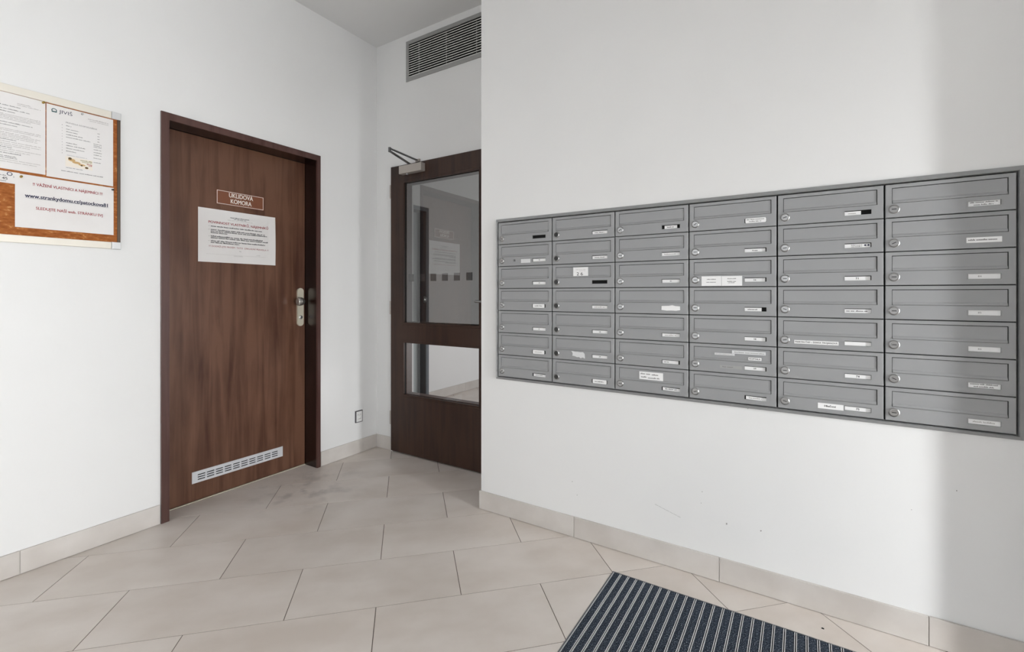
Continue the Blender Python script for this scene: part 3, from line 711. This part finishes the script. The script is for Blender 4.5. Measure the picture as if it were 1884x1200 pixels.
ORD = ['top', 'second', 'third', 'fourth', 'fifth', 'sixth', 'bottom']
ORC = ['first', 'second', 'third', 'fourth', 'fifth', 'last']
# (column, row): (label start, label end, text, text size, extra) ; None = empty black slot
PL = {(0, 0): None, (1, 2): None,
      (0, 1): (.03, .97, '18', .0078), (0, 2): (.03, .97, '19', .0078), (0, 3): (.05, .93, '~', 0), (0, 4): (.03, .97, '21', .0078), (0, 5): (.05, .92, '~', 0), (0, 6): (.08, .97, '~', 0),
      (1, 0): (.02, .98, '~', 0), (1, 1): (.02, .98, '~', 0), (1, 3): (.0, 1., '~', 0), (1, 4): (.03, .98, '28', .0078), (1, 5): (.02, .98, '29', .0078), (1, 6): (.06, .96, '~', 0),
      (2, 0): (.15, .84, '~', 0), (2, 1): (.0, 1., '~', 0), (2, 2): (.02, .98, '41', .0078), (2, 3): (.0, 1., '', 0), (2, 4): (.02, .98, '~', 0), (2, 5): (.03, .91, '~', 0), (2, 6): (.05, 1., '~', 0),
      (3, 0): (.04, .99, '~~', 0), (3, 1): (.0, .95, 'Knapp', .0062), (3, 2): (.0, .94, '56', .0080), (3, 3): (.0, .78, '~', 0), (3, 4): (.0, .95, '58', .0080), (3, 5): (.0, .95, '59', .0080), (3, 6): (.06, 1., '~', 0),
      (4, 0): (.0, .62, '~', 0), (4, 1): (.0, .97, '~', 0), (4, 2): (.0, .97, '71', .0090), (4, 3): (.0, 1., '~', 0), (4, 4): (.0, 1., '', 0), (4, 5): (.01, .99, '74', .0090), (4, 6): (.01, .99, '75', .0090),
      (5, 0): (.02, .99, '~~', 0), (5, 1): (-.05, 1.02, '~', 0), (5, 2): (.02, 1., '84', .0075), (5, 3): (.02, 1., '85', .0075), (5, 4): (.02, 1., '86', .0075), (5, 5): (.02, 1., '~~', 0), (5, 6): (.02, 1., '~', 0)}
NOTE = {(0, 0): 'empty black name slot', (0, 1): 'digits 18 and small blank sticker', (0, 2): 'name label with small digits',
        (0, 3): 'ragged printed name label', (0, 4): 'name label with two small digits', (0, 5): 'white label with clipped right corners', (0, 6): 'name label slipping in its slot',
        (1, 0): 'dark lock and printed name label', (1, 1): 'dark lock and printed name label', (1, 2): 'paper note reading 26 on flap', (1, 3): 'dark lock and faintly printed label',
        (1, 4): 'label reading 28', (1, 5): 'torn white paper scrap beside its slot', (1, 6): 'dark lock and ragged label',
        (2, 0): 'short label between black slot ends', (2, 1): 'pale wide name label', (2, 2): 'label reading 41', (2, 3): 'torn blank white label', (2, 4): 'faintly printed label',
        (2, 5): 'label leaving a black slot end', (2, 6): 'handwritten paper note on flap',
        (3, 0): 'label with two lines and cut corners', (3, 1): 'label with one short dark word', (3, 2): 'two name cards, label 56', (3, 3): 'short label and black slot end',
        (3, 4): 'label reading 58', (3, 5): 'three strips on flap, label 59', (3, 6): 'faded blank-looking label',
        (4, 0): 'half label, half black slot', (4, 1): 'label with dark oval print', (4, 2): 'label reading 71', (4, 3): 'finely printed name label', (4, 4): 'long white name strip beside blank label',
        (4, 5): 'label reading 74', (4, 6): 'white name sticker beside label 75',
        (5, 0): 'two-line printed label', (5, 1): 'wide printed label over its slot', (5, 2): 'faint handwritten label', (5, 3): 'faint handwritten label', (5, 4): 'faint handwritten label',
        (5, 5): 'label filled with fine print', (5, 6): 'faintly printed label'}
def flatq(x0, x1, z0, z1, y0, y1, dz=0.): return MB().poly([(x0, z0), (x1, z0+dz), (x1, z1+dz), (x0, z1)], y0, y1)
def sticker(parent, x0, x1, z0, z1, m_, y=-.0006, dz=0., label='white sticker'):
    return build('sticker', flatq(x0, x1, z0, z1, y, y+.0005, dz), m_, parent, label=label)
rnm = random.Random(21)
BOXES = {}
for c_ in range(6):
    for r_ in range(7):
        t_ = thing('mailbox', 'grey mailbox, %s column from left, %s row, %s' % (ORC[c_], ORD[r_], NOTE[(c_, r_)]), 'mailbox',
                   (BX0+c_*CW, BY, BZ0+(6-r_)*CH), 0, 'mailboxes set in the white wall')
        BOXES[(c_, r_)] = t_
        obj('front_panel', fr_m, t_); obj('casing', case_m, t_); obj('flap', flap_m, t_)
        sl = obj('name_slot', slot_m, t_); obj('window_rim', win_m, sl)
        if c_ == 1:
            lk = obj('lock', lockd_m, t_, label='lock with a dark core'); obj('lock_core', keyd_m, lk)
        else:
            lk = obj('lock', lock_m, t_); k_ = obj('keyhole', key_m, lk)
            if rnm.random() < .4:
                a = rnm.uniform(-.6, .6); k_.matrix_local = Matrix.Translation((.0245, 0, .0285)) @ Matrix.Rotation(a, 4, 'Y') @ Matrix.Translation((-.0245, 0, -.0285))
        p_ = PL[(c_, r_)]
        if p_ is None: continue
        a, b_, s_, sz = p_
        x0, x1 = .2005+.0725*a, .2005+.0725*b_
        drop = 0 if c_ == 5 else .0016
        z0, z1 = .0186, .0340-drop*1.4
        y0 = .0036
        if (c_, r_) == (2, 3):
            pts = [(.200, .0175), (.210, .0165), (.222, .0150), (.240, .0158), (.258, .0150), (.274, .0180), (.2735, .0335), (.255, .0345), (.243, .0375), (.228, .0350), (.214, .0345), (.2005, .0340)]
            lb = build('name_label', MB().poly(pts, -.0012, -.0007), M['paper_label'], t_)
            continue
        if (c_, r_) == (5, 1): y0 = -.0014; z0, z1 = .0180, .0345
        if (c_, r_) in ((0, 3), (0, 5), (3, 0), (1, 6)):
            k = .003
            y0 = -.0014; z0, z1 = .0172, .0350
            pts = [(x0+k, z0), (x1-k, z0), (x1, z0+k), (x1, z1-k), (x1-k, z1), (x0+k*.6, z1), (x0, z1-k), (x0, z0+k)]
            lb = build('name_label', MB().poly(pts, y0, y0+.0005), M['paper_label'], t_)
        elif (c_, r_) in ((0, 6), (2, 6), (3, 6)):
            lb = build('name_label', flatq(x0, x1, z0+.0005, z1-.0005, y0, y0+.0005, -.0014), M['paper_label'], t_)
        else:
            lb = build('name_label', flatq(x0, x1, z0, z1, y0, y0+.0005), M['paper_label'], t_)
        zc = (z0+z1)/2; yy = y0-.0003; cx_ = (x0+x1)/2
        if s_ == '~' or s_ == '~~':
            pl = MB(); hgt = .0050 if s_ == '~' else .0040
            rows = [(x0+.010, x1-.014, zc-.0003, hgt)] if s_ == '~' else [(x0+.004, x1-.006, zc+.0036, hgt), (x0+.012, x1-.016, zc-.0036, hgt)]
            if (c_, r_) in ((5, 1), (4, 3)): rows = [(x0+.004, x1-.010, zc, .0052)]
            if (c_, r_) == (2, 5): rows = [(x0+.006, x0+.026, zc, .0052)]
            if (c_, r_) == (4, 1): rows = [(x0+.018, x0+.048, zc+.002, .0034), (x0+.018, x0+.048, zc-.003, .0034)]
            print_lines(pl, rows, yy, rnm, 1.)
            build('lettering', pl, M['ink_faint'] if (c_, r_) in ((1, 3), (2, 1), (2, 4), (3, 6), (4, 0), (5, 6), (0, 5)) else M['ink_grey'], lb)
            if (c_, r_) == (4, 1):
                oz = MB()
                for cc in (.0565, .0650): oz.poly([(x0+cc+.0033*math.cos(t), zc+.001+.003*math.sin(t)) for t in [2*math.pi*k/10 for k in range(10)]], yy-.0001, yy)
                build('logo', oz, M['ink_blue'], lb)
        elif s_:
            faint = c_ == 5
            text(lb, s_, cx_-(.010 if faint else 0), yy, zc, sz, M['ink_grey'] if faint else M['ink'], bold=.025 if not faint else 0., spacing=1.15)

# stickers and notes glued to single boxes
B_ = BOXES
s_ = sticker(B_[(1, 2)], .1092, .1825, .0520, .0945, M['paper_label'], y=-.0002, label='white paper note reading 26')
text(s_, '2 6', .142, -.0006, .0635, .0205, M['ink'], bold=.004, width=.030)
pl = MB(); print_lines(pl, [(.122, .172, .084, .003), (.14, .17, .078, .0025)], -.0005, rnm); build('lettering', pl, M['ink_faint'], s_)
pts = [(.0988, .0428), (.104, .0385), (.107, .030), (.1045, .022), (.116, .0205), (.128, .0165), (.139, .0175), (.146, .0125), (.1560, .0165), (.1676, .0127), (.1665, .024), (.165, .034), (.158, .041), (.145, .040), (.130, .041), (.118, .0405), (.108, .0425)]
build('sticker', MB().poly(pts, -.0006, -.0001), M['sticker'], B_[(1, 5)], label='torn scrap of white paper')
s_ = sticker(B_[(2, 6)], .1076, .2063, .0560, .0885, M['paper_label'], y=-.0002, label='handwritten white paper note')
pl = MB(); print_lines(pl, [(.113, .152, .080, .0075), (.160, .186, .0785, .0075), (.115, .138, .0665, .0075), (.144, .190, .0645, .0075)], -.0004, rnm); build('lettering', pl, M['ink_grey'], s_)
sticker(B_[(0, 1)], .1368, .1900, .0140, .0325, M['sticker'], label='small blank sticker')
text(B_[(0, 1)], '18', .0975, -.0004, .0275, .0150, M['ink'], bold=.02)
s_ = sticker(B_[(3, 2)], .0481, .1200, .0045, .0420, M['paper_label'], label='white name card')
pl = MB(); print_lines(pl, [(.068, .100, .0300, .0045), (.066, .101, .0190, .0045)], -.0008, rnm); build('lettering', pl, M['ink_grey'], s_)
s_ = sticker(B_[(3, 2)], .1210, .1923, .0042, .0415, M['paper_label'], label='white name card')
pl = MB(); print_lines(pl, [(.141, .171, .0315, .0045), (.141, .171, .0210, .0045), (.144, .168, .0160, .0035)], -.0008, rnm); build('lettering', pl, M['ink_grey'], s_)
s_ = sticker(B_[(4, 4)], .0533, .1834, .0170, .0295, M['paper_label'], label='long narrow white name strip')
text(s_, 'MARTIN ČÁP – ŠÁRKA TROJANOVÁ', .1183, -.0009, .0230, .0080, M['ink'], bold=.012, width=.124)
s_ = sticker(B_[(3, 5)], .0958, .1667, .0690, .0768, M['sticker'], y=-.0002, label='narrow translucent strip')
pl = MB(); print_lines(pl, [(.099, .160, .0730, .0035)], -.0004, rnm); build('lettering', pl, M['ink_faint'], s_)
s_ = sticker(B_[(3, 5)], .1572, .2706, .0775, .0895, M['sticker'], y=-.0004, label='long translucent strip')
pl = MB(); print_lines(pl, [(.166, .267, .0832, .0062)], -.0006, rnm); build('lettering', pl, M['ghost'], s_)
s_ = sticker(B_[(3, 5)], .2134, .2570, .0560, .0672, M['paper_label'], y=-.0014, label='small white strip with a dark surname')
text(s_, 'KOPTALA', .2352, -.0017, .0615, .0075, M['ink'], bold=.02, width=.037)
s_ = sticker(B_[(3, 5)], .1147, .1912, .0190, .0305, M['ghost'], label='faded grey strip')
pl = MB(); print_lines(pl, [(.124, .160, .0248, .0055)], -.0009, rnm); build('lettering', pl, M['ink_grey'], s_)
s_ = sticker(B_[(4, 6)], .1239, .1972, .0160, .0350, M['paper_label'], label='white sticker with a surname')
text(s_, 'Hlečovi', .159, -.0009, .0258, .0095, M['ink'], bold=.02, width=.033)

# ---------------------------------------------------------------- entrance mat sunk in the floor
em = thing('entrance_mat', 'blue grey carpet entrance mat with aluminium rails, sunk in the tiled floor', 'mat', (MAT[0], MAT[3], 0))
W_, D_ = MAT[1]-MAT[0], MAT[3]-MAT[2]
def xyplate(mb, X0, X1, Y0, Y1, x0, x1, y0, y1, z0, z1):
    mb.polyz([(X0, Y0), (X1, Y0), (X1, y0), (X0, y0)], z0, z1); mb.polyz([(X0, y1), (X1, y1), (X1, Y1), (X0, Y1)], z0, z1)
    mb.polyz([(X0, y0), (x0, y0), (x0, y1), (X0, y1)], z0, z1); mb.polyz([(x1, y0), (X1, y0), (X1, y1), (x1, y1)], z0, z1)
    return mb
build('edge_frame', xyplate(MB(), .0008, W_-.0008, -D_+.0008, -.0008, .004, W_-.004, -D_+.004, -.004, -.0133, .0006), M['alu_edge'], em)
build('base', MB().polyz([(.004, -D_+.004), (W_-.004, -D_+.004), (W_-.004, -.004), (.004, -.004)], -.0133, -.0105), M['gap'], em)
PI_ = .0313; NS = int((W_-.012)/PI_)
carp = None; rail_m = None
for i in range(NS):
    x = .0085+i*PI_
    if carp is None:
        mb = MB(); nseg = 14; wd = .0232; yy0, yy1 = -D_+.006, -.006
        prof = [(0, -.0105), (0, -.003), (.0012, -.0006), (wd/2, .0006), (wd-.0012, -.0006), (wd, -.003), (wd, -.0105)]
        vs = [(a, yy0, z_) for a, z_ in prof]+[(a, yy1, z_) for a, z_ in prof]; k = len(prof)
        mb.add(vs, [tuple(range(k)), tuple(range(2*k-1, k-1, -1))]+[(j, j+k, (j+1) % k+k, (j+1) % k) for j in range(k)])
        carp = mb.mesh('carpet_strip', M['carpet'])
        rail_m = MB().polyz([(0, yy0), (.0022, yy0), (.0022, yy1), (0, yy1)], -.0105, .0010).mesh('rail', M['alu'])
    o = obj('carpet_strip', carp, em); o.location = (x, 0, 0)
    o = obj('rail', rail_m, em); o.location = (x-.0024, 0, 0)
    o = obj('rail', rail_m, em); o.location = (x+.0234, 0, 0)
# a crumb on the tile beside the mat
cr_ = MB(); cr_.add([(-.004, -.002, 0), (.004, -.003, 0), (.005, .002, 0), (-.003, .003, 0), (-.001, 0, .0035), (.002, 0, .003)], [(0, 1, 2, 3), (0, 1, 5, 4), (1, 2, 5), (2, 3, 4, 5), (3, 0, 4)])
o = build('pebble', cr_, M['gap'], None); o.location = (.055, 1.862, 0); tag(o, 'tiny dark crumb lying on the tile between the mat and the skirting', 'pebble')
